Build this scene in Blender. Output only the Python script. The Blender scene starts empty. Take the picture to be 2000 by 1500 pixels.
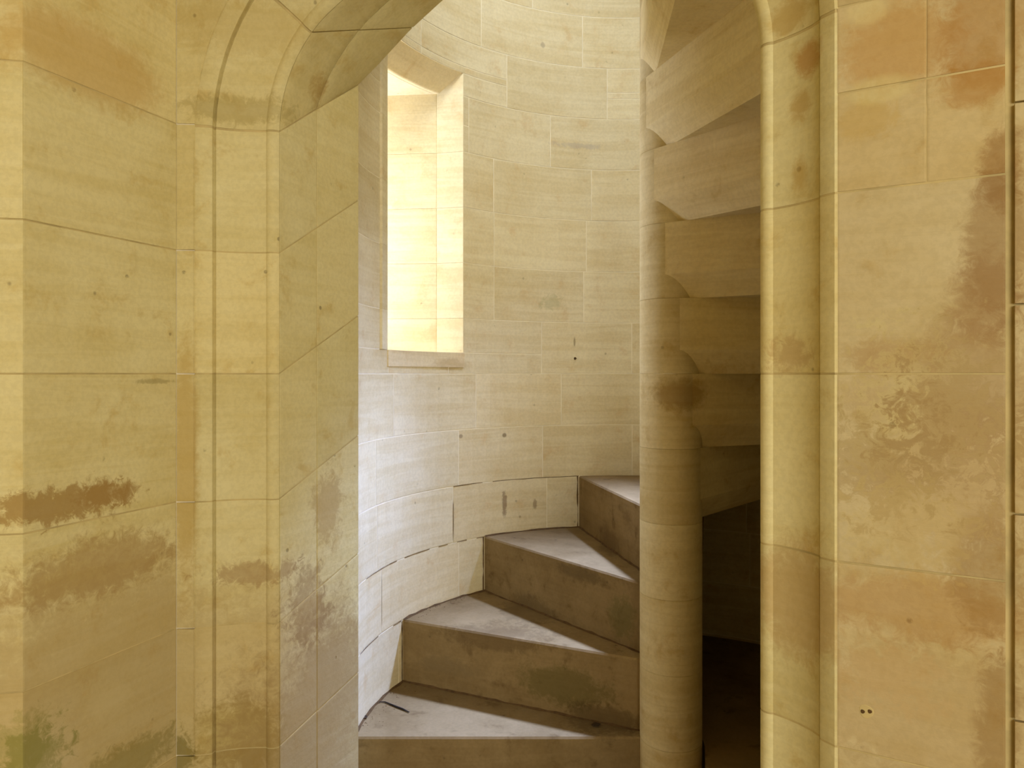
import bpy, math, random
from mathutils import Vector
random.seed(7)
C = bpy.context.scene.collection
PI = math.pi

# ------------------------------------------------------------------ camera, world, light, exposure
ZC = 1.33                      # eye height above the room floor
cam_d = bpy.data.cameras.new('camera')
cam = bpy.data.objects.new('camera', cam_d); C.objects.link(cam)
cam.location = (0, 0, ZC); cam.rotation_euler = (PI/2, 0, 0)
cam_d.sensor_width = 36.0; cam_d.lens = 36.0*1440/2000
cam_d.shift_y = -0.010; cam_d.clip_start = 0.02
bpy.context.scene.camera = cam

world = bpy.data.worlds.new('world'); bpy.context.scene.world = world
world.use_nodes = True
world.node_tree.nodes['Background'].inputs[0].default_value = (0.55, 0.68, 0.95, 1)
world.node_tree.nodes['Background'].inputs[1].default_value = 0.15

vs = bpy.context.scene.view_settings
vs.view_transform = 'Standard'; vs.look = 'None'; vs.gamma = 1.0; vs.use_curve_mapping = False
vs.exposure = 0.0

def area(name, loc, target, sx, sy, power, color, spread=180):
    d = bpy.data.lights.new(name, 'AREA'); d.shape = 'RECTANGLE'; d.size = sx; d.size_y = sy
    d.energy = power; d.color = color; d.spread = math.radians(spread)
    o = bpy.data.objects.new(name, d); C.objects.link(o)
    o.location = loc
    o.rotation_euler = (Vector(target)-Vector(loc)).to_track_quat('-Z', 'Y').to_euler()
    return o
# daylight standing in the openings of the place: the room's own window, and the slits of the stair turret; plus one added fill lamp
area('room_daylight', (0.95, -2.35, 1.75), (-0.35, 1.5, 1.2), 1.8, 1.7, 88, (1.0, 0.985, 0.88))
area('slit_daylight', (-0.90, 2.47, ZC+0.40), (0.4, 2.35, ZC+0.40), 0.22, 0.64, 15, (0.62, 0.71, 1.0))
area('back_slit_daylight', (0.80, 2.80, ZC+1.22), (0.01, 2.12, ZC-0.80), 0.15, 0.24, 21, (0.35, 0.48, 1.0), 46)
area('side_slit_daylight', (1.36, 2.125, ZC+0.62), (-0.41, 1.99, ZC-0.25), 0.09, 0.80, 1.35, (0.42, 0.54, 1.0), 28)
area('upper_fill', (-0.12, 1.50, ZC+2.00), (0.15, 2.75, ZC+1.00), 0.45, 0.45, 8.0, (0.86, 0.92, 1.0), 105)  # added lamp up the shaft with no opening, brightens the turret wall

# ------------------------------------------------------------------ materials
def N(nt, typ, **kw):
    n = nt.nodes.new(typ)
    for k, v in kw.items(): setattr(n, k, v)
    return n
def link(nt, a, b): nt.links.new(a, b)
def srgb(r, g, b):
    f = lambda c: ((c/255+0.055)/1.055)**2.4 if c > 10 else c/255/12.92
    return (f(r), f(g), f(b), 1)
def math_node(nt, op, a, b=None, clamp=False):
    n = N(nt, 'ShaderNodeMath', operation=op, use_clamp=clamp)
    for i, v in enumerate((a, b)):
        if v is None: continue
        if isinstance(v, (int, float)): n.inputs[i].default_value = v
        else: link(nt, v, n.inputs[i])
    return n.outputs[0]
def mix_col(nt, fac, a, b, mode='MIX'):
    n = N(nt, 'ShaderNodeMix', data_type='RGBA', blend_type=mode)
    if isinstance(fac, (int, float)): n.inputs[0].default_value = fac
    else: link(nt, fac, n.inputs[0])
    for i, v in ((6, a), (7, b)):
        if isinstance(v, tuple): n.inputs[i].default_value = v
        else: link(nt, v, n.inputs[i])
    return n.outputs[2]
def noise(nt, vec, scale, detail=4, rough=0.55, dist=0.0):
    n = N(nt, 'ShaderNodeTexNoise'); n.inputs['Scale'].default_value = scale
    n.inputs['Detail'].default_value = detail; n.inputs['Roughness'].default_value = rough
    n.inputs['Distortion'].default_value = dist
    link(nt, vec, n.inputs['Vector']); return n.outputs['Fac']
def ramp01(nt, v, lo, hi):
    n = N(nt, 'ShaderNodeMapRange', interpolation_type='SMOOTHSTEP'); n.clamp = True
    n.inputs['From Min'].default_value = lo; n.inputs['From Max'].default_value = hi
    link(nt, v, n.inputs['Value']); return n.outputs['Result']

def stone_material(name, light, dark, tint, stains=(), bed=0.35, mottle=0.5, grain=0.12, bump=0.2, pits=0.5,
                   tilt=(0.0, 0.0, 0.0)):
    """limestone: two tones mottled, sedimentary bedding lines, fine grain, pits and listed stains; times object colour"""
    m = bpy.data.materials.new(name); m.use_nodes = True; nt = m.node_tree
    bsdf = nt.nodes['Principled BSDF']; bsdf.inputs['Roughness'].default_value = 0.9
    bsdf.inputs['Specular IOR Level'].default_value = 0.18
    geo = N(nt, 'ShaderNodeNewGeometry'); oi = N(nt, 'ShaderNodeObjectInfo')
    P = geo.outputs['Position']
    # each stone has its own piece of bed: shift the pattern by the random number of the object
    sh = N(nt, 'ShaderNodeVectorMath', operation='SCALE'); sh.inputs[0].default_value = (7.3, 5.1, 3.7)
    link(nt, oi.outputs['Random'], sh.inputs['Scale'])
    ad = N(nt, 'ShaderNodeVectorMath', operation='ADD'); link(nt, P, ad.inputs[0]); link(nt, sh.outputs[0], ad.inputs[1])
    PS = ad.outputs[0]
    mp = N(nt, 'ShaderNodeMapping'); mp.inputs['Rotation'].default_value = tilt
    mp.inputs['Scale'].default_value = (1.6, 1.6, 26.0); link(nt, PS, mp.inputs['Vector'])
    big = noise(nt, PS, 2.6, 5, 0.6, 0.6)
    bedn = noise(nt, mp.outputs[0], 1.3, 5, 0.62, 0.8)
    mid = noise(nt, PS, 14, 6, 0.65, 0.3)
    fine = noise(nt, P, 110, 3, 0.6)
    f = math_node(nt, 'ADD', math_node(nt, 'MULTIPLY', ramp01(nt, big, 0.32, 0.68), mottle),
                  math_node(nt, 'MULTIPLY', ramp01(nt, bedn, 0.36, 0.66), bed))
    f = math_node(nt, 'ADD', f, math_node(nt, 'MULTIPLY', math_node(nt, 'SUBTRACT', mid, 0.5), 0.85), clamp=True)
    col = mix_col(nt, f, light, dark)
    g = math_node(nt, 'MULTIPLY', ramp01(nt, mid, 0.56, 0.72), 0.55)
    col = mix_col(nt, g, col, tint)
    # flecks
    fl = ramp01(nt, fine, 0.40, 0.62)
    col = mix_col(nt, math_node(nt, 'MULTIPLY', fl, grain), col, mix_col(nt, 0.55, col, (0.05, 0.03, 0.012, 1)))
    vor = N(nt, 'ShaderNodeTexVoronoi'); vor.inputs['Scale'].default_value = 17
    link(nt, PS, vor.inputs['Vector'])
    pit = math_node(nt, 'MULTIPLY', ramp01(nt, vor.outputs['Distance'], 0.10, 0.045), ramp01(nt, mid, 0.50, 0.60))
    col = mix_col(nt, math_node(nt, 'MULTIPLY', pit, pits), col, (0.07, 0.045, 0.02, 1))
    edge = noise(nt, P, 16, 6, 0.72, 0.5)
    edge2 = noise(nt, P, 6, 5, 0.65, 0.3)
    edge3 = noise(nt, P, 46, 6, 0.72, 0.8)
    for (c, r, rgb, s, rag) in stains:
        sb = N(nt, 'ShaderNodeVectorMath', operation='SUBTRACT'); link(nt, P, sb.inputs[0]); sb.inputs[1].default_value = c
        dv = N(nt, 'ShaderNodeVectorMath', operation='DIVIDE'); link(nt, sb.outputs[0], dv.inputs[0]); dv.inputs[1].default_value = r
        ln = N(nt, 'ShaderNodeVectorMath', operation='LENGTH'); link(nt, dv.outputs[0], ln.inputs[0])
        d = math_node(nt, 'ADD', ln.outputs['Value'], math_node(nt, 'MULTIPLY', math_node(nt, 'SUBTRACT', edge, 0.5), rag*2.2))
        d = math_node(nt, 'ADD', d, math_node(nt, 'MULTIPLY', math_node(nt, 'SUBTRACT', edge2, 0.5), rag*1.6))
        d = math_node(nt, 'ADD', d, math_node(nt, 'MULTIPLY', math_node(nt, 'SUBTRACT', edge3, 0.5), rag*4.5))
        mk = ramp01(nt, d, 1.12, 0.55)
        col = mix_col(nt, math_node(nt, 'MULTIPLY', mk, s), col, srgb(*rgb))
    mu = N(nt, 'ShaderNodeMix', data_type='RGBA', blend_type='MULTIPLY'); mu.inputs[0].default_value = 1.0
    link(nt, col, mu.inputs[6]); link(nt, oi.outputs['Color'], mu.inputs[7])
    link(nt, mu.outputs[2], bsdf.inputs['Base Color'])
    h = math_node(nt, 'ADD', math_node(nt, 'MULTIPLY', mid, 0.55), math_node(nt, 'MULTIPLY', fine, 0.16))
    h = math_node(nt, 'ADD', h, math_node(nt, 'MULTIPLY', bedn, 0.35))
    h = math_node(nt, 'SUBTRACT', h, math_node(nt, 'MULTIPLY', pit, 0.5))
    bp = N(nt, 'ShaderNodeBump'); bp.inputs['Strength'].default_value = bump; bp.inputs['Distance'].default_value = 0.012
    link(nt, h, bp.inputs['Height']); link(nt, bp.outputs[0], bsdf.inputs['Normal'])
    return m

def plain_material(name, col, rough=0.9, var=0.3, scale=30):
    m = bpy.data.materials.new(name); m.use_nodes = True; nt = m.node_tree
    b = nt.nodes['Principled BSDF']; b.inputs['Roughness'].default_value = rough
    b.inputs['Specular IOR Level'].default_value = 0.2
    geo = N(nt, 'ShaderNodeNewGeometry'); n = noise(nt, geo.outputs['Position'], scale, 5, 0.6)
    dk = tuple(c*0.55 for c in col[:3])+(1,)
    link(nt, mix_col(nt, math_node(nt, 'MULTIPLY', ramp01(nt, n, 0.35, 0.7), var), col, dk), b.inputs['Base Color'])
    return m

# ------------------------------------------------------------------ plan (metres; camera over the origin, y into the picture)
NX, NY = 0.415, 1.927           # newel axis
NR, RD = 0.080, 0.830           # newel and drum radius
RISE = 0.19
L = Vector((-0.505, 1.600)); R = Vector((0.401, 1.190))       # front arrises of the doorway
E = (R-L).normalized(); G = Vector((-E.y, E.x)); SPAN = (R-L).length
CW = Vector((-0.712, 1.564)); A1 = Vector((-0.830, 1.251)); A0 = Vector((-1.10, 1.20))
R2 = Vector((0.4711, 1.0683)); R3 = Vector((0.647, 0.966)); R4 = Vector((0.86, 0.87))
def drum(theta, r=RD):          # theta in degrees, clockwise from the left seen from above
    a = math.radians(theta); return Vector((NX-r*math.cos(a), NY+r*math.sin(a)))
def at(px, py, Y):              # a point at depth Y
    return ((px-1000)/1440*Y, Y, ZC-(py-730)/1440*Y)
def on_wall(px, py, a, b):      # the point of the upright wall a-b behind a place in the photo
    m = (px-1000)/1440; d = b-a
    t = (m*a.y-a.x)/(d.x-m*d.y); p = a+t*d
    return (p.x, p.y, ZC-(py-730)/1440*p.y)
def drum_theta(px):             # angle on the far side of the drum seen at px
    m = (px-1000)/1440
    A = 1+m*m; B = -2*(m*NX+NY); Cc = NX*NX+NY*NY-RD*RD
    Y = (-B+math.sqrt(max(0, B*B-4*A*Cc)))/(2*A); X = m*Y
    return math.degrees(math.atan2(Y-NY, NX-X)), Y

# ------------------------------------------------------------------ stone colours and stains
S = []
def st(p, r, rgb, s=0.6, rag=0.25): S.append((p, r, (min(255, rgb[0]*1.06), rgb[1]*1.12, rgb[2]*1.4), s*0.88, rag))
wl = lambda x, y: on_wall(x, y, A1, CW)
st(wl(170, 120), (0.16, 0.20, 0.085), (176, 132, 52), 0.55, 0.18)
st(wl(110, 988), (0.10, 0.17, 0.036), (146, 108, 44), 0.85, 0.6)
st(wl(215, 965), (0.06, 0.09, 0.022), (150, 112, 48), 0.7, 0.6)
st(wl(190, 1110), (0.14, 0.22, 0.06), (150, 112, 46), 0.6, 0.4)
st(wl(200, 1420), (0.60, 0.80, 0.36), (156, 122, 62), 0.6, 0.2)
st(wl(215, 1370), (0.04, 0.06, 0.03), (190, 164, 96), 0.5, 0.4)
st(wl(20, 1470), (0.10, 0.10, 0.055), (134, 120, 44), 0.45, 0.7)
st(wl(70, 1475), (0.05, 0.08, 0.05), (106, 104, 24), 0.55, 0.7)
st(wl(250, 1490), (0.08, 0.20, 0.05), (112, 98, 24), 0.55, 0.5)
st(wl(300, 745), (0.03, 0.06, 0.006), (140, 120, 60), 0.6, 0.4)
S_LEFT = list(S); S.clear()
wr = lambda x, y: on_wall(x, y, R2, R3)
st(wr(1760, 90), (0.09, 0.09, 0.07), (170, 118, 40), 0.75, 0.25)
st(wr(1920, 60), (0.06, 0.06, 0.09), (152, 100, 26), 0.75, 0.2)
st(wr(1905, 165), (0.05, 0.05, 0.035), (156, 104, 28), 0.8, 0.25)
st(wr(1690, 235), (0.05, 0.05, 0.03), (176, 138, 52), 0.6, 0.3)
st(wr(1720, 175), (0.05, 0.05, 0.022), (204, 184, 104), 0.6, 0.15)
st(wr(1695, 22), (0.028, 0.028, 0.022), (208, 186, 108), 0.6, 0.3)
st(wr(1955, 330), (0.030, 0.030, 0.06), (128, 82, 24), 0.85, 0.3)
st(wr(1950, 480), (0.045, 0.045, 0.12), (132, 92, 38), 0.8, 0.3)
st(wr(1925, 590), (0.050, 0.050, 0.07), (140, 100, 48), 0.75, 0.35)
st(wr(1890, 740), (0.09, 0.09, 0.10), (146, 108, 56), 0.65, 0.4)
st(wr(1720, 700), (0.055, 0.055, 0.035), (158, 118, 58), 0.7, 0.45)
st(wr(1700, 780), (0.05, 0.05, 0.05), (160, 124, 64), 0.5, 0.5)
st(wr(1850, 950), (0.12, 0.12, 0.13), (160, 118, 54), 0.5, 0.4)
st(wr(1800, 1190), (0.16, 0.16, 0.055), (158, 106, 36), 0.6, 0.3)
st(wr(1930, 1120), (0.05, 0.05, 0.10), (128, 86, 26), 0.6, 0.35)
st(wr(1800, 1400), (0.20, 0.20, 0.12), (150, 112, 52), 0.4, 0.4)
st(wr(1950, 1430), (0.028, 0.028, 0.12), (122, 82, 28), 0.6, 0.35)
st(wr(1780, 800), (0.10, 0.10, 0.10), (200, 178, 98), 0.5, 1.1)
st(wr(1700, 900), (0.08, 0.08, 0.08), (148, 116, 58), 0.6, 1.2)
st(wr(1850, 830), (0.08, 0.08, 0.09), (140, 104, 54), 0.55, 1.2)
st(wr(1760, 1030), (0.10, 0.10, 0.06), (194, 166, 88), 0.45, 1.0)
st(wr(1720, 1320), (0.08, 0.08, 0.05), (186, 148, 82), 0.45, 0.9)
S_RIGHT = [(a_, b_, c_, s_*0.72, r_) for (a_, b_, c_, s_, r_) in S]; S.clear()
jl = lambda x, y: on_wall(x, y, CW, L)
jr = lambda x, y: on_wall(x, y, R, R2)
rv = lambda x, y: on_wall(x, y, L, Vector((-0.3875, 1.860)))
st(jl(470, 60), (0.20, 0.1, 0.07), (178, 146, 66), 0.4, 0.3)
st(jl(365, 900), (0.03, 0.06, 0.30), (174, 136, 52), 0.6, 0.25)
st(jl(470, 215), (0.16, 0.08, 0.035), (150, 126, 56), 0.5, 0.5)
st(jl(470, 1420), (0.50, 0.40, 0.36), (160, 126, 64), 0.5, 0.2)
st(jl(500, 1120), (0.12, 0.08, 0.028), (150, 114, 60), 0.6, 0.6)
st(jl(350, 1470), (0.04, 0.06, 0.05), (96, 84, 18), 0.7, 0.4)
st(jl(460, 1440), (0.12, 0.06, 0.08), (150, 124, 44), 0.5, 0.4)
st(jr(1575, 110), (0.022, 0.035, 0.035), (170, 118, 44), 0.8, 0.25)
st(jr(1560, 200), (0.016, 0.030, 0.035), (172, 132, 52), 0.7, 0.25)
st(jr(1562, 340), (0.013, 0.026, 0.038), (178, 140, 58), 0.75, 0.2)
st(jr(1540, 30), (0.03, 0.05, 0.03), (174, 134, 50), 0.6, 0.3)
st(jr(1540, 690), (0.03, 0.05, 0.03), (164, 124, 62), 0.55, 0.5)
st(jr(1560, 1180), (0.10, 0.10, 0.10), (164, 116, 48), 0.5, 0.3)
st(rv(640, 990), (0.04, 0.07, 0.10), (150, 112, 52), 0.5, 0.45)
st(rv(600, 1180), (0.05, 0.09, 0.10), (134, 100, 52), 0.55, 0.5)
st(rv(640, 1440), (0.30, 0.30, 0.34), (124, 90, 42), 0.55, 0.25)
st(rv(610, 160), (0.035, 0.05, 0.06), (164, 122, 48), 0.6, 0.4)
S_DOOR = list(S); S.clear()
def dw(px, py):
    th, Y = drum_theta(px); return at(px, py, Y)
st(dw(1075, 590), (0.05, 0.05, 0.03), (150, 138, 74), 0.4, 0.6)
st(dw(1130, 285), (0.10, 0.10, 0.012), (168, 148, 108), 0.5, 0.6)
st(dw(880, 712), (0.085, 0.10, 0.024), (162, 130, 70), 0.5, 0.2)
st(dw(985, 985), (0.010, 0.02, 0.05), (110, 78, 44), 0.7, 0.4)
st(dw(1045, 985), (0.008, 0.02, 0.02), (110, 78, 44), 0.6, 0.4)
st(dw(1095, 700), (0.012, 0.02, 0.055), (0, 0, 0), 0.0, 0.2)
st(dw(1122, 668), (0.004, 0.02, 0.020), (120, 98, 54), 0.7, 0.2)
st(dw(985, 850), (0.009, 0.02, 0.009), (104, 78, 40), 0.8, 0.1)
st(dw(900, 852), (0.008, 0.02, 0.008), (120, 94, 54), 0.7, 0.1)
st(dw(1060, 88), (0.010, 0.02, 0.012), (160, 138, 92), 0.7, 0.3)
S_DRUM = list(S); S.clear()

ROOM_L, ROOM_D, ROOM_T = srgb(223, 212, 161), srgb(208, 192, 131), srgb(200, 175, 110)
m_left = stone_material('limestone_left_wall', ROOM_L, ROOM_D, ROOM_T, S_LEFT, bed=0.45, tilt=(0.06, 0.05, 0))
m_right = stone_material('limestone_right_wall', srgb(207, 191, 148), srgb(191, 170, 117), srgb(183, 155, 96), S_RIGHT, bed=0.25, mottle=0.55, tilt=(0.02, -0.03, 0))
m_door = stone_material('limestone_doorway', ROOM_L, ROOM_D, ROOM_T, S_DOOR, bed=0.35, bump=0.2)
m_drum = stone_material('limestone_turret', srgb(227, 214, 176), srgb(210, 191, 144), srgb(210, 182, 134), S_DRUM, bed=0.5, mottle=0.4, bump=0.14, pits=0.35, tilt=(0.03, 0.05, 0))
S_STEP = []
def rz_(t, px, py, rgb, s, r):      # a mark on the riser whose front lies along angle t
    d_ = Vector((-math.cos(math.radians(t)), math.sin(math.radians(t)))); o_ = Vector((NX, NY))
    S_STEP.append((on_wall(px, py, o_, o_+d_), r, rgb, s, 0.35))
rz_(25, 1100, 1340, (84, 76, 28), 0.55, (0.16, 0.12, 0.06))
rz_(25, 960, 1250, (84, 64, 34), 0.5, (0.22, 0.12, 0.035))
rz_(25, 1180, 1400, (72, 54, 24), 0.5, (0.12, 0.1, 0.04))
rz_(25, 870, 1300, (110, 92, 60), 0.4, (0.12, 0.08, 0.03))
rz_(52, 1040, 1190, (96, 78, 48), 0.5, (0.12, 0.14, 0.05))
rz_(52, 1215, 1205, (98, 92, 46), 0.5, (0.05, 0.06, 0.07))
rz_(52, 1130, 1120, (86, 70, 42), 0.5, (0.12, 0.14, 0.025))
rz_(78.5, 1190, 1060, (92, 70, 42), 0.5, (0.04, 0.14, 0.05))
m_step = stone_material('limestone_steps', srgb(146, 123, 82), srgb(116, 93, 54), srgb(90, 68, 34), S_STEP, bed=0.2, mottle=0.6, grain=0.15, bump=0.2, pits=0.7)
m_newel = stone_material('limestone_newel', srgb(224, 209, 164), srgb(202, 181, 128), srgb(192, 164, 108), [
    (at(1330, 770, 1.85), (0.085, 0.08, 0.045), (150, 118, 58), 0.6, 0.25)], bed=0.45, mottle=0.35, bump=0.12, pits=0.3)
m_mortar = plain_material('lime_mortar', srgb(240, 228, 196), var=0.35, scale=12)
m_mortar_room = plain_material('room_mortar', srgb(206, 186, 130), var=0.6, scale=14)
m_mortar_dark = plain_material('dirty_mortar', srgb(136, 112, 76), var=0.9, scale=40)
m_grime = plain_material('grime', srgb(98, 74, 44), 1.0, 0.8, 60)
m_twig = plain_material('twig_bark', srgb(44, 38, 34))
m_leaf = plain_material('dead_leaf', srgb(64, 48, 32), 0.8, 0.5, 80)
m_iron = plain_material('rusty_iron', srgb(84, 66, 40), 0.7)
m_floor = stone_material('stone_floor', srgb(190, 172, 132), srgb(150, 128, 86), srgb(130, 110, 74))
m_room = plain_material('room_plaster', srgb(206, 184, 130), 0.95, 0.2, 4)

# ------------------------------------------------------------------ helpers
def obj(name, verts, faces, mat, parent=None, kind=None, smooth=False, color=None):
    me = bpy.data.meshes.new(name); me.from_pydata([tuple(v) for v in verts], [], faces)
    me.validate(); me.materials.append(mat)
    o = bpy.data.objects.new(name, me); C.objects.link(o)
    if parent: o.parent = parent
    if kind: o['kind'] = kind
    if color: o.color = color
    # make the faces look outward
    import bmesh
    bm = bmesh.new(); bm.from_mesh(me); bmesh.ops.recalc_face_normals(bm, faces=bm.faces); bm.to_mesh(me); bm.free()
    if smooth:
        for p in me.polygons: p.use_smooth = True
        me.set_sharp_from_angle(angle=math.radians(38))
    return o
def tag(o, label, cat, group=None):
    o['label'] = label; o['category'] = cat
    if group: o['group'] = group
def tone(spread=0.06, base=1.0, warm=0.0):
    b = base*(1+random.uniform(-spread, spread)); w = random.uniform(-0.5, 1)*spread*0.8+warm
    return (b, b*(1-w*0.35), b*(1-w), 1)

def patch_stone(name, P, s0, s1, t0, t1, ns, depth, mat, parent, gs=0.0014, gt=0.0014, bs=0.0007, bt=0.0007, b=0.0004, color=None, proud=0.0, smooth=False, nt=1):
    """one dressed stone: a face P(s, t, d) between joints, its arrises eased, its body going depth back"""
    ss = [s0+gs, s0+gs+bs]+[s0+gs+bs+(s1-s0-2*gs-2*bs)*i/ns for i in range(1, ns)]+[s1-gs-bs, s1-gs]
    ts = [(t0+gt, depth), (t0+gt, b)]+[(t0+gt+bt+(t1-t0-2*gt-2*bt)*i/nt, 0) for i in range(nt+1)]+[(t1-gt, b), (t1-gt, depth)]
    V = []; F = []
    n = len(ss); m = len(ts)
    for i, s in enumerate(ss):
        end = b if i in (0, n-1) else 0
        for (t, d) in ts: V.append(P(s, t, max(d, end)-proud))
    for i in range(n-1):
        for j in range(m): F.append((i*m+j, i*m+(j+1) % m, (i+1)*m+(j+1) % m, (i+1)*m+j))
    F.append(tuple(range(m))); F.append(tuple((n-1)*m+j for j in range(m-1, -1, -1)))
    return obj(name, V, F, mat, parent, smooth=smooth, color=color)

def slab(name, poly, z0, z1, mat, parent=None, kind=None, color=None):
    n = len(poly); V = [(p[0], p[1], z0) for p in poly]+[(p[0], p[1], z1) for p in poly]
    F = [tuple(range(n)), tuple(range(n, 2*n))]+[(i, (i+1) % n, (i+1) % n+n, i+n) for i in range(n)]
    return obj(name, V, F, mat, parent, kind, color=color)

def flat_face(a, b, nrm):       # wall face from a to b; nrm points out of the stone
    d = b-a
    def P(s, t, dd):
        p = a+d*s-nrm*dd
        return (p.x, p.y, t)
    return P
def normal_of(a, b, towards):
    d = (b-a).normalized(); n = Vector((-d.y, d.x))
    return n if n.dot(towards-a) > 0 else -n

CAMP = Vector((0, 0))
COURSES = [ZC+z for z in (-1.33, -1.08, -0.81, -0.54, -0.272, 0.0, 0.262, 0.53, 0.80, 1.07, 1.34)]

# ------------------------------------------------------------------ setting: floor, ceiling and the rest of the room
floor = slab('floor', [(-2.6, -2.8), (2.4, -2.8), (2.4, 2.95), (-2.6, 2.95)], -0.12, 0.0, m_floor, kind='structure')
ceiling = slab('ceiling', [(-2.6, -2.8), (2.4, -2.8), (2.4, 1.5), (-2.6, 1.9)], 2.75, 2.87, m_room, kind='structure')
slab('wall_rear', [(-2.6, -2.75), (2.4, -2.75), (2.4, -2.6), (-2.6, -2.6)], 0, 2.75, m_room, kind='structure')
slab('wall_room_left', [(-2.55, -2.6), (-2.4, -2.6), (-2.4, 1.3), (-2.55, 1.3)], 0, 2.75, m_room, kind='structure')
slab('wall_room_right', [(2.2, -2.6), (2.35, -2.6), (2.35, 0.4), (2.2, 0.4)], 0, 2.75, m_room, kind='structure')

# left wall: a mortar core with dressed stones standing proud of its joints
nl = normal_of(A1, CW, Vector((0.3, 0.5))); nl0 = normal_of(A0, A1, CAMP)
core = [CW-nl*0.0006, A1-nl*0.0006-nl0*0.0006, A0-nl0*0.0006, Vector((-2.4, 0.30)), Vector((-2.4, 1.9)), CW-nl*0.30+Vector((-0.05, 0.25))]
wall_left = slab('wall_left', core, 0, 2.75, m_mortar_room, kind='structure')
for i in range(len(COURSES)-1):
    z0, z1 = COURSES[i], COURSES[i+1]
    pr = random.uniform(0, 0.0012)
    warm = {6: 0.02, 7: 0.10}.get(i, 0)
    ca = tone(0.035, 1.0, warm)
    patch_stone('stone', flat_face(A1, CW, nl), 0, 1, z0, z1, 3, 0.03, m_left, wall_left, gs=0.0005, bs=0.008, proud=pr, color=ca)
    patch_stone('stone', flat_face(A0, A1, nl0), 0, 1, z0, z1, 2, 0.03, m_left, wall_left, gs=0.0005, bs=0.004, proud=pr, color=tone(0.035, 1.13, warm*0.5-0.02))  # outer face toned lighter, its stronger light put into the stone colour
    patch_stone('stone', flat_face(Vector((-2.4, 0.30)), A0, nl0), 0, 0.997, z0, z1, 2, 0.01, m_left, wall_left, color=tone(0.04))

# right wall and the pier at its end
nr = normal_of(R2, R3, CAMP); np_ = normal_of(R3, R4, Vector((0, 0.5)))
core = [R2-nr*0.0006, R3-nr*0.0006, R3+Vector((0.012, -0.004)), R4-np_*0.0006, Vector((2.2, 0.25)), Vector((2.2, 1.35)), Vector((0.80, 1.30)), Vector((0.60, 1.22))]
wall_right = slab('wall_right', core, 0, 2.75, m_mortar_room, kind='structure')
for i in range(len(COURSES)-1):
    z0, z1 = COURSES[i], COURSES[i+1]
    rows = [(z0, z1)]
    cuts = [0, 1]
    if i == 6: rows = [(z0, ZC+0.405), (ZC+0.405, z1)]; cuts = [0, 0.555, 1]
    for (a, b_) in rows:
        for k in range(len(cuts)-1):
            patch_stone('stone', flat_face(R2, R3, nr), cuts[k], cuts[k+1], a, b_, 2, 0.05, m_right, wall_right, gs=0.004 if k else 0.002, bs=0.012,
                        proud=random.uniform(0, 0.001), color=tone(0.03, 1.0, 0.05 if i >= 6 else 0))
    patch_stone('stone', flat_face(R3+Vector((0.003, -0.009)), R4+Vector((0, -0.009)), np_), 0.01, 1, z0+0.09, z1+0.09, 2, 0.05, m_right, wall_right, bs=0.02, color=tone(0.03, 0.98))
    patch_stone('stone', flat_face(R4, Vector((2.2, 0.25)), normal_of(R4, Vector((2.2, 0.25)), CAMP)), 0.003, 1, z0, z1, 2, 0.02, m_right, wall_right, color=tone(0.04))

# a filled socket with two drill holes low on the right wall
def disc(c, n, r0, r1, h, seg=14):
    up = Vector((0, 0, 1)); t = Vector((-n.y, n.x, 0)); n3 = Vector((n.x, n.y, 0)); V = []; F = []
    for (r, d) in ((r0, -0.004), (r0, h*0.6), (r1, h)):
        for k in range(seg):
            a = 2*PI*k/seg; q = r*(1+0.08*math.sin(3*a+1))
            V.append(Vector(c)+t*math.cos(a)*q+up*math.sin(a)*q+n3*d)
    for j in range(2):
        for k in range(seg): F.append((j*seg+k, j*seg+(k+1) % seg, (j+1)*seg+(k+1) % seg, (j+1)*seg+k))
    F.append(tuple(range(2*seg, 3*seg)))
    return V, F
pc = wr(1692, 1389)
V, F = disc(pc, nr, 0.0100, 0.0088, 0.0012)
plug = obj('mortar_plug', V, F, m_mortar_room, wall_right)
for dx in (-7, 7):
    V, F = disc(wr(1692+dx, 1389), nr, 0.0030, 0.0024, 0.0019, 10)
    obj('drill_hole', V, F, m_grime, plug)

# ------------------------------------------------------------------ doorway: splayed moulded jambs, four-centred arch, plain reveal
ZS, ZREAR = ZC+0.525, ZC+0.730
HR, HA = 0.27, math.radians(62)
APF, APR = ZC+0.892, ZC+0.985
HALF = SPAN/2
DEPTH = 0.285
def bez(p0, p1, p2, t): return ((1-t)**2*p0[0]+2*t*(1-t)*p1[0]+t*t*p2[0], (1-t)**2*p0[1]+2*t*(1-t)*p1[1]+t*t*p2[1])
def arch_half(a, o):            # a 0..1 from springing to apex, o outward; returns (u from left jamb, z, nu, nz)
    ua = HR*(1-math.cos(HA)); za = ZS+HR*math.sin(HA)
    if a <= 0.55:
        an = HA*a/0.55; nu, nz = -math.cos(an), math.sin(an)
        u, z = HR*(1-math.cos(an)), ZS+HR*math.sin(an)
    else:
        t = (a-0.55)/0.45
        k = math.tan(PI/2-HA); um = ua+0.5*(HALF-ua)
        u, z = bez((ua, za), (um, za+k*(um-ua)), (HALF, APF), t)
        sl0, sl1 = k, (APF-(za+k*(um-ua)))/(HALF-um); sl = sl0+(sl1-sl0)*t
        q = math.hypot(1, sl); nu, nz = -sl/q, 1/q
    return u+o*nu, z+o*nz
def rear_half(a):
    pts = [(0.0, ZREAR), (0.0617, ZC+0.771), (0.151, ZC+0.8366), (0.2445, ZC+0.892), (0.36, ZC+0.945), (HALF, APR)]
    x = a*(len(pts)-1); i = min(int(x), len(pts)-2); f = x-i
    return pts[i][0]*(1-f)+pts[i+1][0]*f, pts[i][1]*(1-f)+pts[i+1][1]*f
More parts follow.
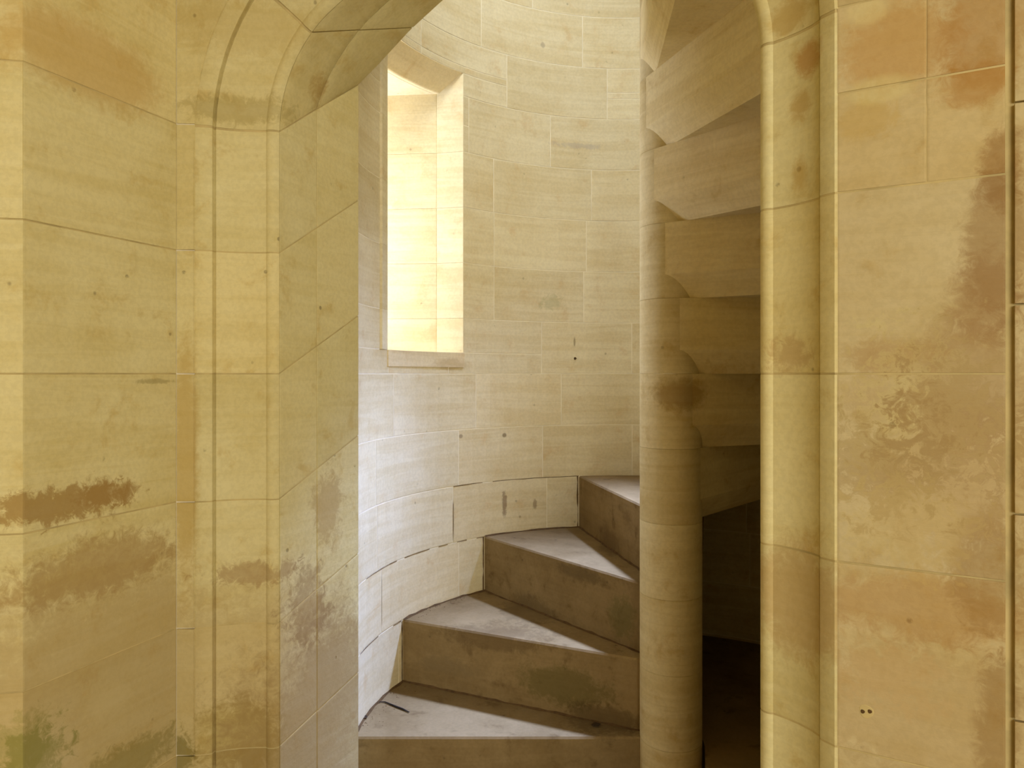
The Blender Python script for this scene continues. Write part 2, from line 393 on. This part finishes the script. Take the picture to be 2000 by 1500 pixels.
# path parameter: -1..0 left jamb from the floor to the springing, 0..1 left arch, 1..2 right arch, 2..3 right jamb
def path(p, o):
    if p < 0: return -o, ZS*(1+p)
    if p <= 1: return arch_half(p, o)
    if p <= 2:
        u, z = arch_half(2-p, o); return SPAN-u, z
    return SPAN+o, ZS*(3-p)
def rear_path(p):
    if p < 0: return 0.0, ZREAR*(1+p)
    if p <= 1: return rear_half(p)
    if p <= 2:
        u, z = rear_half(2-p); return SPAN-u, z
    return SPAN, ZREAR*(3-p)
def world_uv(u, v, z):
    p = L+E*u+G*v; return (p.x, p.y, z)
PROF = [(0, 0), (0.03, 0.003), (0.07, 0.0042), (0.115, 0.003), (0.145, 0.0), (0.16, -0.003), (0.28, -0.007), (0.46, -0.010), (0.64, -0.009),
        (0.755, -0.005), (0.775, -0.0095), (0.795, 0.001), (0.82, 0.0025), (0.98, 0.0025), (1.0, 0.0)]
def prof_point(p, t, dl):
    k = 1.12+(0.915-1.12)*min(max(p/2, 0), 1)
    o = (0.125*t)*k-0.584*dl; v = -0.09*t*k-0.811*dl
    u, z = path(p, o); return world_uv(u, v, z)
def wall_v(p):
    k = 1.12+(0.915-1.12)*min(max(p/2, 0), 1); return 0.125*k, -0.09*k
def moulding(name, ps, mat, parent, shrink=0.0, color=None, gap=True):
    n = len(PROF); V = []; F = []
    for p in ps:
        sk = shrink*(4 if 0 < p < 2 else 1)
        for (t, dl) in PROF: V.append(prof_point(p, t, dl-sk))
        V.append(prof_point(p, 1.0, -0.10)); V.append(prof_point(p, 0.1, -0.10))
    m = n+2
    for i in range(len(ps)-1):
        for j in range(m): F.append((i*m+j, i*m+(j+1) % m, (i+1)*m+(j+1) % m, (i+1)*m+j))
    F.append(tuple(range(m))); F.append(tuple((len(ps)-1)*m+j for j in range(m)))
    return obj(name, V, F, mat, parent, smooth=True, color=color)
def jp(z, right=False, top=ZS):         # path parameter of a height on a jamb
    return 3-z/top if right else z/top-1
core_ps = [-1, -0.5, 0]+[i/50 for i in range(1, 100)]+[2, 2.5, 3]
door = moulding('door_1', core_ps, m_mortar_room, None, shrink=0.0006)
door['kind'] = 'structure'
jz = [z for z in COURSES if z < ZS-0.1]+[ZS]
GAP = 0.0016
for side in (False, True):
    for i in range(len(jz)-1):
        a, b_ = jz[i]+GAP, jz[i+1]-GAP
        ps = [jp(a, side), jp(b_, side)]
        c = tone(0.04, 1.0, 0.05 if i == 5 else 0)
        moulding('jamb_stone', ps, m_door, door, color=c)
va = [0, 0.42, 0.80, 1.2, 1.58, 2.0]
for i in range(5):
    a, b_ = va[i]+0.005, va[i+1]-0.005
    moulding('voussoir', [a+(b_-a)*k/8 for k in range(9)], m_door, door, color=tone(0.04, 0.98, 0.03))
# reveal and soffit, two stones deep
def reveal_P(lift):
    def P(s, t, d):
        uf, zf = path(s, 0); ur, zr = rear_path(s); k = t/DEPTH
        u = uf+(ur-uf)*k; z = zf+(zr-zf)*k; v = t
        # outward direction along the path normal
        if s < 0: nu, nz = -1, 0
        elif s > 2: nu, nz = 1, 0
        else:
            e = 0.01
            u0, z0 = [(path(max(s-e, 0), 0)[q]*(1-k)+rear_path(max(s-e, 0))[q]*k) for q in (0, 1)]
            u1, z1 = [(path(min(s+e, 2), 0)[q]*(1-k)+rear_path(min(s+e, 2))[q]*k) for q in (0, 1)]
            q = math.hypot(u1-u0, z1-z0) or 1; nu, nz = -(z1-z0)/q, (u1-u0)/q
        return world_uv(u+nu*(d+lift), v, z+nz*(d+lift))
    return P
SPLIT = 0.125
for side in (0, 1):
    for i in range(len(jz)-1):
        a, b_ = jp(jz[i], side), jp(jz[i+1], side)
        if a > b_: a, b_ = b_, a
        for (t0, t1, lift) in ((0.002, SPLIT, 0.0), (SPLIT, DEPTH, -0.0008)):
            patch_stone('reveal_stone', reveal_P(lift), a, b_, t0, t1, 1, 0.06, m_door, door, gs=0.0008, bs=0.0015, gt=0.0006,
                        color=tone(0.04, 0.99))
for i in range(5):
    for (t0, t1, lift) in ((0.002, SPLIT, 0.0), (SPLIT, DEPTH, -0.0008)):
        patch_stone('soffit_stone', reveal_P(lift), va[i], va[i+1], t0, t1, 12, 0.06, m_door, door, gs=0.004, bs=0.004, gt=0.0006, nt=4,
                    color=tone(0.04, 0.93, 0.05), smooth=True)  # darker, warmer tone puts the arch's shade into the soffit colour
# rear core of the reveal so that no light passes through the joints
def core_strip(off, t0, t1, ps):
    P = reveal_P(0); V = []; F = []
    for p in ps:
        f = off+(0.004 if 0 < p < 2 else 0)
        V += [P(p, t0, f), P(p, t1, f), P(p, t1, f+0.05), P(p, t0, f+0.05)]
    for i in range(len(ps)-1):
        for j in range(4): F.append((i*4+j, i*4+(j+1) % 4, i*4+4+(j+1) % 4, i*4+4+j))
    return V, F
V, F = core_strip(0.0008, 0.004, DEPTH-0.003, [-1, -0.5, 0]+[i/40 for i in range(1, 80)]+[2, 2.5, 3])
obj('joint_mortar', V, F, m_mortar_room, door)

# spandrel wall over and beside the doorway
vl = (CW-L).dot(G); ul = (CW-L).dot(E)
fr = Vector((0, 0))
spandrel_poly = []
wf_u0, wf_u1 = ul, SPAN+0.118
def outer_u(z):                 # left edge of the moulding's outer line at a height
    o, v = wall_v(0)
    if z <= ZS: return -o
    best = -o
    for k in range(201):
        p = k/200; oo, _ = wall_v(p)
        u, zz = path(p, oo)
        if zz <= z: best = u
    return best
ztop_outer = path(1, wall_v(1)[0])[1]
def spandrel_stone(z0, z1, g, d0, d1, mat, name, parent, color=None):
    n = 5; V = []; F = []
    zs = [z0+g+(z1-z0-2*g)*k/n for k in range(n+1)]
    for z in zs:
        uo = outer_u(z)+0.0006
        for d in (d0, d1):
            V.append(world_uv(ul+(0.001 if d == d0 else -0.01), vl+d, z)); V.append(world_uv(uo, (wall_v(0)[1] if z <= ZS else wall_v(0.5)[1])-0.004+d, z))
    for k in range(n):
        q = k*4
        for j in ((0, 1), (1, 3), (3, 2), (2, 0)): F.append((q+j[0], q+j[1], q+4+j[1], q+4+j[0]))
    F.append((0, 1, 3, 2)); F.append((n*4, n*4+1, n*4+3, n*4+2))
    return obj(name, V, F, mat, parent, color=color)
# the wall's core above the arch
o1 = wall_v(1)[1]
V = []; F = []
cols = [ul-0.02]+[ul+(SPAN+0.12-ul)*k/48 for k in range(1, 49)]
def top_of_arch(u):
    best = None
    for k in range(401):
        p = 2*k/400; uu, zz = path(p, wall_v(p)[0])
        if best is None or abs(uu-u) < best[0]: best = (abs(uu-u), zz)
    return best[1]-0.004
prev = None
for u in cols:
    zb = top_of_arch(u) if -0.125 < u < SPAN+0.105 else ZS+0.10
    q = len(V)
    V += [world_uv(u, o1+0.012, zb), world_uv(u, o1+0.012, 2.75), world_uv(u, o1+0.25, 2.75), world_uv(u, o1+0.25, zb)]
    if prev is not None:
        for j in range(4): F.append((prev+j, prev+(j+1) % 4, q+(j+1) % 4, q+j))
    prev = q
F += [(0, 1, 2, 3), (prev, prev+1, prev+2, prev+3)]
wall_front = obj('wall_front', V, F, m_mortar, kind='structure')
slab('joint_mortar', [(CW+Vector((-0.02, -0.004))), CW+Vector((0.0015, 0.0022)), L+E*(-0.135)+G*(-0.095), L+E*(-0.12)+G*0.02, CW+Vector((-0.02, 0.10))], 0, 2.75, m_mortar, wall_front)
for i in range(len(COURSES)-1):
    z0, z1 = COURSES[i], COURSES[i+1]
    if z0 >= ztop_outer-0.02: break
    spandrel_stone(z0, min(z1, ztop_outer), 0.0016, 0.0, 0.05, m_door, 'stone', wall_front, tone(0.04, 0.97, 0.06 if i > 5 else 0.03))
for i in range(7, len(COURSES)-1):
    z0, z1 = COURSES[i], COURSES[i+1]
    if z0 < ztop_outer-0.02: continue
    for k in range(3):
        a = L+E*(ul+(SPAN-ul)*k/3)+G*o1; b2 = L+E*(ul+(SPAN-ul)*(k+1)/3)+G*o1
        patch_stone('stone', flat_face(a, b2, -G), 0, 1, z0, z1, 2, 0.02, m_door, wall_front, color=tone(0.04))

# ------------------------------------------------------------------ turret wall: courses of curved stones
W1 = (18.9, 45.5, ZC+0.072, ZC+1.027)       # visible slit
W2 = (104.6, 125.0, ZC+0.85, ZC+1.70)       # slit behind the newel
W3 = (161.0, 173.0, ZC+0.20, ZC+1.05)        # slit on the side the steps climb to
HOLES = [W1, W2, W3]
TH0, TH1 = -6.0, 262.0
ths = sorted(set([TH0, TH1]+[h[0] for h in HOLES]+[h[1] for h in HOLES]+[TH0+k*2 for k in range(1, 140) if TH0+k*2 < TH1]))
zst = sorted({0.0, 3.9}|{h[2] for h in HOLES}|{h[3] for h in HOLES})
V = []; F = []
RB, RO = RD+0.0004, RD+0.03
def vadd(p, z): V.append((p.x, p.y, z)); return len(V)-1
for i in range(len(ths)-1):
    tm = (ths[i]+ths[i+1])/2
    for j in range(len(zst)-1):
        zm = (zst[j]+zst[j+1])/2
        if any(h[0] < tm < h[1] and h[2] < zm < h[3] for h in HOLES): continue
        for r in (RB, RO):
            F.append(tuple(vadd(drum(t, r), z) for (t, z) in ((ths[i], zst[j]), (ths[i+1], zst[j]), (ths[i+1], zst[j+1]), (ths[i], zst[j+1]))))
me = bpy.data.meshes.new('wall_back'); me.from_pydata(V, [], F); me.materials.append(m_mortar); me.materials.append(m_mortar_dark)
for p in me.polygons:
    if p.center.z < ZC-0.0: pass
wall_back = bpy.data.objects.new('wall_back', me); C.objects.link(wall_back); wall_back['kind'] = 'structure'
def drum_P(s, t, d):
    p = drum(s, RD+d); return (p.x, p.y, t)
joints = {-5: 690, -4: 745, -3: 885, -2: 1060, -1: 930, 0: 1058, 1: 1140, 2: 965, 3: 1155, 4: 1075, 5: 990, 6: 940, 7: 1040}
DEG = 180/PI/RD
for k in range(-7, 9):
    z0, z1 = ZC+RISE*k, ZC+RISE*(k+1)
    th = drum_theta(joints.get(k, 900+50*(k % 3)))[0]
    js = sorted([th+26*q+random.uniform(-3, 3)*(q != 0) for q in range(-8, 10)])
    js = [TH0]+[j for j in js if TH0+5 < j < TH1-5]+[TH1]
    cuts = [z0]+sorted(h for w in HOLES for h in (w[2], w[3]) if z0+0.012 < h < z1-0.012)+[z1]
    for i in range(len(js)-1):
        if js[i] > 190 and k < 0: pass
        col = tone(0.035, 1.0, 0.0)
        rows = [(cuts[q], cuts[q+1]) for q in range(len(cuts)-1)]
        zm0 = (z0+z1)/2
        # unbroken stones keep their full height
        if not any(js[i] < h[1] and js[i+1] > h[0] and z0 < h[3] and z1 > h[2] for h in HOLES): rows = [(z0, z1)]
        pr = random.uniform(0, 0.0004)
        for (a, b_) in rows:
            zm = (a+b_)/2
            segs = [(js[i], js[i+1])]
            for h in HOLES:
                if h[2] < zm < h[3]:
                    ns_ = []
                    for (p, q) in segs:
                        if q <= h[0] or p >= h[1]: ns_.append((p, q)); continue
                        if p < h[0]: ns_.append((p, h[0]))
                        if q > h[1]: ns_.append((h[1], q))
                    segs = ns_
            for (p, q) in segs:
                if q-p < 1.2: continue
                g = 0.0016
                patch_stone('stone', drum_P, p, q, a, b_, max(2, int((q-p)/3.5)), 0.05, m_drum, wall_back, gs=g*DEG, bs=0.0008*DEG, gt=g, bt=0.0008, b=0.0002,
                            color=col, proud=pr, smooth=False)
# dark dirt packed in the low joints
V = []; F = []
def joint_strip(th0, th1, z, hgt):
    n = max(2, int((th1-th0)/3)); b0 = len(V)
    for i in range(n+1):
        t = th0+(th1-th0)*i/n; p = drum(t, RD-0.0012); V.append((p.x, p.y, z-hgt*random.uniform(0.5, 1.3))); V.append((p.x, p.y, z+hgt*random.uniform(0.3, 1.1)))
    for i in range(n):
        if random.random() < 0.8: F.append((b0+2*i, b0+2*i+2, b0+2*i+3, b0+2*i+1))
for (x0, x1, k) in ((885, 1130, -2), (760, 950, -3), (703, 760, -3), (703, 800, -4)):
    joint_strip(drum_theta(x0)[0], drum_theta(x1)[0], ZC+RISE*k, 0.0016)
for (x, k) in ((885, -3), (745, -4)):
    t = drum_theta(x)[0]; joint_strip(t-0.12, t+0.12, ZC+RISE*(k+0.5), RISE*0.48)
dj = obj('joint_dirt', V, F, m_mortar_dark, wall_back); dj['kind'] = 'stuff'
# stub of an old nail with its rust streak, right of the slit
th, Y = drum_theta(1123)
p = drum(th, RD); nn = (Vector((NX, NY))-p).normalized()
V, F = disc((p.x, p.y, ZC-(700-730)/1440*Y), nn, 0.005, 0.0035, 0.006, 8)
obj('nail_stub', V, F, m_iron, wall_back)

# slit window beside the steps
w1 = bpy.data.objects.new('window_1', None); C.objects.link(w1); w1['kind'] = 'structure'; w1.location = (-0.30, 2.40, ZC+0.07)
def wchild(o):
    o.matrix_parent_inverse = w1.matrix_world.inverted() if False else o.matrix_parent_inverse
def wobj(o):
    o.parent = w1; o.matrix_parent_inverse.identity(); o.location = Vector(o.location)-w1.location; return o
aR, aL = drum(W1[1]), drum(W1[0])
Q1 = Vector((-0.259, 2.540)); Q2 = Vector((-0.95, 2.600)); QL = Vector((-0.95, 2.28))
ZSOF = ZC+0.964
zr = [W1[2], ZC+0.19*1, ZC+0.19*2, ZC+0.19*3, ZC+0.76, W1[3]]
cin = Vector((-0.45, 2.35))
n1 = normal_of(aR, Q1, cin); n2 = normal_of(Q1, Q2, cin); n3 = normal_of(aL, QL, cin)
for i in range(5):
    z0, z1 = zr[i], zr[i+1]
    c = tone(0.02, 1.02, -0.02)
    for nm, a, b2, nn, ns in (('reveal_stone', aR, Q1, n1, 2), ('reveal_stone', Q1, Q2, n2, 3), ('reveal_stone', aL, QL, n3, 3)):
        wobj(patch_stone(nm, flat_face(a, b2, nn), 0, 1, z0, z1, ns, 0.05, m_drum, None, gs=0.0, bs=0.004, gt=0.0003, bt=0.001, b=0.0006, color=c))
# sill, and the lintel with its sloping inner edge and flat soffit
def hpoly(name, poly, z0, z1, mat, color=None): return wobj(slab(name, poly, z0, z1, mat, color=color))
RF = 0.907
hpoly('sill', [drum(W1[0]-0.2+(W1[1]-W1[0]+0.4)*k/6, RD-0.004) for k in range(7)]+[Q1+Vector((0.02, 0.03)), Q2+Vector((0, 0.05)), QL+Vector((0, -0.05))], W1[2]-0.05, W1[2]-0.001, m_drum, (1.03, 1.0, 0.98, 1))
V = []; F = []; n = 8
for k in range(n+1):
    t = W1[0]-1.0+(W1[1]-W1[0]+2.0)*k/n
    for (r, z) in ((RD+0.001, W1[3]+0.005), (RF-0.004, ZSOF+0.002), (RF, ZSOF), (RF+0.02, ZSOF), (RF+0.02, W1[3]+0.2), (RD+0.001, W1[3]+0.2)):
        p = drum(t, r); V.append((p.x, p.y, z))
for k in range(n):
    for j in range(6): F.append((k*6+j, k*6+(j+1) % 6, k*6+6+(j+1) % 6, k*6+6+j))
F += [tuple(range(6)), tuple(n*6+j for j in range(6))]
wobj(obj('lintel', V, F, m_drum, color=(0.97, 0.93, 0.84, 1)))
hpoly('soffit_stone', [drum(W1[0]-2+(W1[1]-W1[0]+4)*k/6, RF+0.012) for k in range(7)]+[Q1+Vector((0.03, 0.05)), Q2+Vector((0, 0.06)), QL+Vector((0, -0.06))], ZSOF-0.0005, ZSOF+0.06, m_drum, (1.04, 1.02, 1.0, 1))

# the two slits hidden behind the newel and the steps, seen only by their light
for nm_, W, dr, ln in (('window_2', W2, Vector((0.72, 0.55)), 0.30), ('window_3', W3, Vector((0.98, 0.10)), 0.30)):
    w2 = bpy.data.objects.new(nm_, None); C.objects.link(w2); w2['kind'] = 'structure'
    b1, b2 = drum(W[0]), drum(W[1]); ax = dr.normalized()*ln
    for a, bb in ((b1, b1+ax), (b2, b2+ax)):
        patch_stone('reveal_stone', flat_face(a, bb, normal_of(a, bb, (b1+b2)/2)), 0, 1, W[2], W[3], 2, 0.05, m_drum, w2)
    for nm, z in (('sill', W[2]-0.05), ('lintel', W[3])):
        slab(nm, [b1, b2, b2+ax, b1+ax], z, z+0.05, m_drum, w2)

# cap of the turret
slab('ceiling_turret', [drum(t, RD+0.16) for t in range(0, 360, 12)], 3.9, 4.0, m_room, kind='structure')

# ------------------------------------------------------------------ spiral staircase
stair = bpy.data.objects.new('spiral_staircase', None); C.objects.link(stair)
tag(stair, 'worn limestone spiral staircase winding up round a slim round newel', 'staircase')
stair.location = (NX, NY, 0)
TH = {1: -0.0, 2: 25.0, 3: 52.0, 4: 78.5, 5: 105, 6: 132, 7: 158, 8: 184, 9: 210, 10: 232, 11: 252, 12: 275, 13: 300, 14: 326}
def dirv(th): a = math.radians(th); return Vector((-math.cos(a), math.sin(a)))
def adv(th): a = math.radians(th); return Vector((math.sin(a), math.cos(a)))      # direction of climbing
def to_r(p, d, r):              # walk from p along d to radius r round the axis
    q = p-Vector((NX, NY)); b = q.dot(d); c = q.dot(q)-r*r
    return p+d*(-b+math.sqrt(b*b-c))
def sobj(o): o.parent = stair; o.matrix_parent_inverse.identity(); o.location = Vector(o.location)-stair.location; return o
AX = Vector((NX, NY))
def step(n, z, th0, th1, low, rout):
    # plan: front edge on the radius th0, back edge parallel to radius th1 and touching the newel
    f0 = AX+dirv(th0)*0.02; f1 = to_r(AX, dirv(th0), rout)
    bs_ = AX+adv(th1)*(NR-0.001)
    k1 = to_r(bs_, dirv(th1), rout)
    tb = math.degrees(math.atan2(k1.y-NY, -(k1.x-NX)))
    while tb < th0: tb += 360
    arc = [AX+dirv(th0+(tb-th0)*i/6)*rout for i in range(1, 6)]
    ring = [f0, f1]+arc+[k1, bs_]
    ch = 0.060
    # upper outline with eased nosing, lower outline with the back arris chamfered
    ad0 = adv(th0); ad1 = adv(th1)
    tops = [f0+ad0*0.004, f1+ad0*0.004]+arc+[k1, bs_]
    def lower(ring_): return ring_[:2]+ring_[2:-2]+[ring_[-2]-ad1*ch*0.55, ring_[-1]-ad1*ch*0.55]
    layers = [(tops, z), (ring, z-0.005), (ring, z-low+ch), (lower(ring), z-low)]
    V = []; F = []; m = len(ring)
    for (rg, zz) in layers:
        for p in rg: V.append((p.x, p.y, zz))
    for i in range(3):
        for j in range(m): F.append((i*m+j, i*m+(j+1) % m, (i+1)*m+(j+1) % m, (i+1)*m+j))
    F.append(tuple(range(m))); F.append(tuple(3*m+j for j in range(m)))
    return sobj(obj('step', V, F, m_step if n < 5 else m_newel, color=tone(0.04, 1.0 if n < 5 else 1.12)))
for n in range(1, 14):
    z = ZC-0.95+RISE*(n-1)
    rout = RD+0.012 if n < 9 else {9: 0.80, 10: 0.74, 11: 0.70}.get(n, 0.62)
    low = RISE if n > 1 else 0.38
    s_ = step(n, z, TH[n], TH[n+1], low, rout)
    if n == 1:
        s_.color = (0.98, 1.0, 1.05, 1)
# newel: one drum to a step
for k in range(-2, 14):
    z0 = ZC-0.95+RISE*k; z1 = z0+RISE
    if z0 < 0: z0 = 0.0
    V = []; F = []; seg = 40
    rings = [(NR-0.0008, z0+0.0002), (NR, z0+0.0011), (NR, z1-0.0011), (NR-0.0008, z1-0.0002)]
    for (r, z) in rings:
        for q in range(seg):
            a = 2*PI*q/seg; V.append((NX+r*math.cos(a), NY+r*math.sin(a), z))
    for i in range(3):
        for q in range(seg): F.append((i*seg+q, i*seg+(q+1) % seg, (i+1)*seg+(q+1) % seg, (i+1)*seg+q))
    F.append(tuple(range(seg))); F.append(tuple(range(3*seg, 4*seg)))
    sobj(obj('newel_drum', V, F, m_newel, smooth=True, color=tone(0.03)))
# grime gathered along the foot of each low riser and along the wall
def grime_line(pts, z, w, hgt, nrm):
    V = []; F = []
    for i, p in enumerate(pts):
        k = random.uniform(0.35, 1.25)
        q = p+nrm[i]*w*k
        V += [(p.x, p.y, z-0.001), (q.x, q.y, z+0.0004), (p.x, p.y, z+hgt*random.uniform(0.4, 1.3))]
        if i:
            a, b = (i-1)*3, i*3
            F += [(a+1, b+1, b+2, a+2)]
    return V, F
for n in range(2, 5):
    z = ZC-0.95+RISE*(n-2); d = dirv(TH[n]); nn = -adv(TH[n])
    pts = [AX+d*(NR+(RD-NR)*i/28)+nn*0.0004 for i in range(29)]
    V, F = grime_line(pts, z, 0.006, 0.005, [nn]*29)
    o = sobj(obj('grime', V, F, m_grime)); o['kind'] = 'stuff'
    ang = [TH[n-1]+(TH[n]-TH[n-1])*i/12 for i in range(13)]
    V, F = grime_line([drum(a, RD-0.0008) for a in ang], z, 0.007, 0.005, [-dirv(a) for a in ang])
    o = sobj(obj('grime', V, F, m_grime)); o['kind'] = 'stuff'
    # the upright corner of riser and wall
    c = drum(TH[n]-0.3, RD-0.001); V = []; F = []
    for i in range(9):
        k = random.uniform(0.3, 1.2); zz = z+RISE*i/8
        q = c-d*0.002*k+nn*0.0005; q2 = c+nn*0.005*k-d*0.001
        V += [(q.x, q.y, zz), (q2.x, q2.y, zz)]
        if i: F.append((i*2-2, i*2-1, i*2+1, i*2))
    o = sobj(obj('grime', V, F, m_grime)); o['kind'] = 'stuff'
# floor under the winding steps
slab('floor_understair', [Vector((0.262*1.2, 1.2)), Vector((0.262*1.9, 1.9))]+[drum(t, RD+0.01) for t in range(100, 258, 9)], 0.0, ZC-0.96, m_step, kind='structure')

# ------------------------------------------------------------------ small things on the steps
def tube(pts, rad, seg=7):
    V = []; F = []
    for i, p in enumerate(pts):
        p = Vector(p); d = (Vector(pts[min(i+1, len(pts)-1)])-Vector(pts[max(i-1, 0)])).normalized()
        a = d.cross(Vector((0, 0, 1))).normalized(); b = a.cross(d)
        for k in range(seg):
            t = 2*PI*k/seg; V.append(p+(a*math.cos(t)+b*math.sin(t))*rad[i])
    for i in range(len(pts)-1):
        for k in range(seg): F.append((i*seg+k, i*seg+(k+1) % seg, (i+1)*seg+(k+1) % seg, (i+1)*seg+k))
    F.append(tuple(range(seg))); F.append(tuple((len(pts)-1)*seg+k for k in range(seg)))
    return V, F
zt1 = ZC-0.95
def tread(px, py, z):           # point of a level tread
    Y = (ZC-z)*1440/(py-730); return Vector(((px-1000)/1440*Y, Y, z))
tp = [tread(x, y, zt1)+Vector((0, 0, 0.0030)) for (x, y) in ((741, 1373), (752, 1373), (764, 1378), (776, 1383), (787, 1387), (799, 1393))]
V, F = tube(tp, [0.0012, 0.0018, 0.0022, 0.0027, 0.0025, 0.0014])
twig = obj('twig', V, F, m_twig)
tag(twig, 'thin dark curved twig lying on the pale lowest tread by the wall', 'twig')
def leaf(c, size, rz, label, curl=0.35):
    V = []; F = []; n = 5
    for i in range(n+1):
        t = i/n; w = math.sin(PI*min(max(t, 0.03), 0.97))*0.42*size
        for j in (-1, 0, 1):
            x = (t-0.5)*size; y = j*w; z = 0.0015+curl*size*(0.5*abs(j)*w/size*1.6+0.5*(2*t-1)**2*0.5)
            V.append((c.x+x*math.cos(rz)-y*math.sin(rz), c.y+x*math.sin(rz)+y*math.cos(rz), c.z+z))
    for i in range(n):
        for j in range(2): F.append((i*3+j, i*3+j+1, i*3+j+4, i*3+j+3))
    o = obj('dead_leaf', V, F, m_leaf)
    md = o.modifiers.new('thickness', 'SOLIDIFY'); md.thickness = 0.0012
    tag(o, label, 'leaf', None)
leaf(tread(1164, 1418, zt1), 0.026, 0.3, 'dark shrivelled leaf at the foot of the riser nearest the newel')
leaf(tread(712, 1403, zt1), 0.020, 1.2, 'dark crumpled leaf in the corner of lowest tread and left wall')
# crumbs of stone swept into the corners
V = []; F = []
def crumb(p, r):
    b = len(V)
    for (x, y, z) in ((1, 0, 0), (0, 1, 0), (-1, 0, 0), (0, -1, 0), (0, 0, 1)):
        V.append((p.x+x*r*random.uniform(0.6, 1.2), p.y+y*r*random.uniform(0.6, 1.2), p.z+z*r*0.8))
    F.extend([(b, b+1, b+4), (b+1, b+2, b+4), (b+2, b+3, b+4), (b+3, b, b+4)])
for _ in range(46):
    a = random.uniform(2, 24); p = drum(a, RD-abs(random.gauss(0.012, 0.03))-0.006); crumb(Vector((p.x, p.y, zt1)), random.uniform(0.0008, 0.0026))
for _ in range(40):
    a = random.uniform(27, 50); p = drum(a, RD-abs(random.gauss(0.01, 0.02))-0.006); crumb(Vector((p.x, p.y, zt1+RISE)), random.uniform(0.0008, 0.0024))
grit = obj('grit', V, F, m_grime); grit['kind'] = 'stuff'; grit['label'] = 'dark crumbs of grit in the corners of the two lowest treads'; grit['category'] = 'grit'
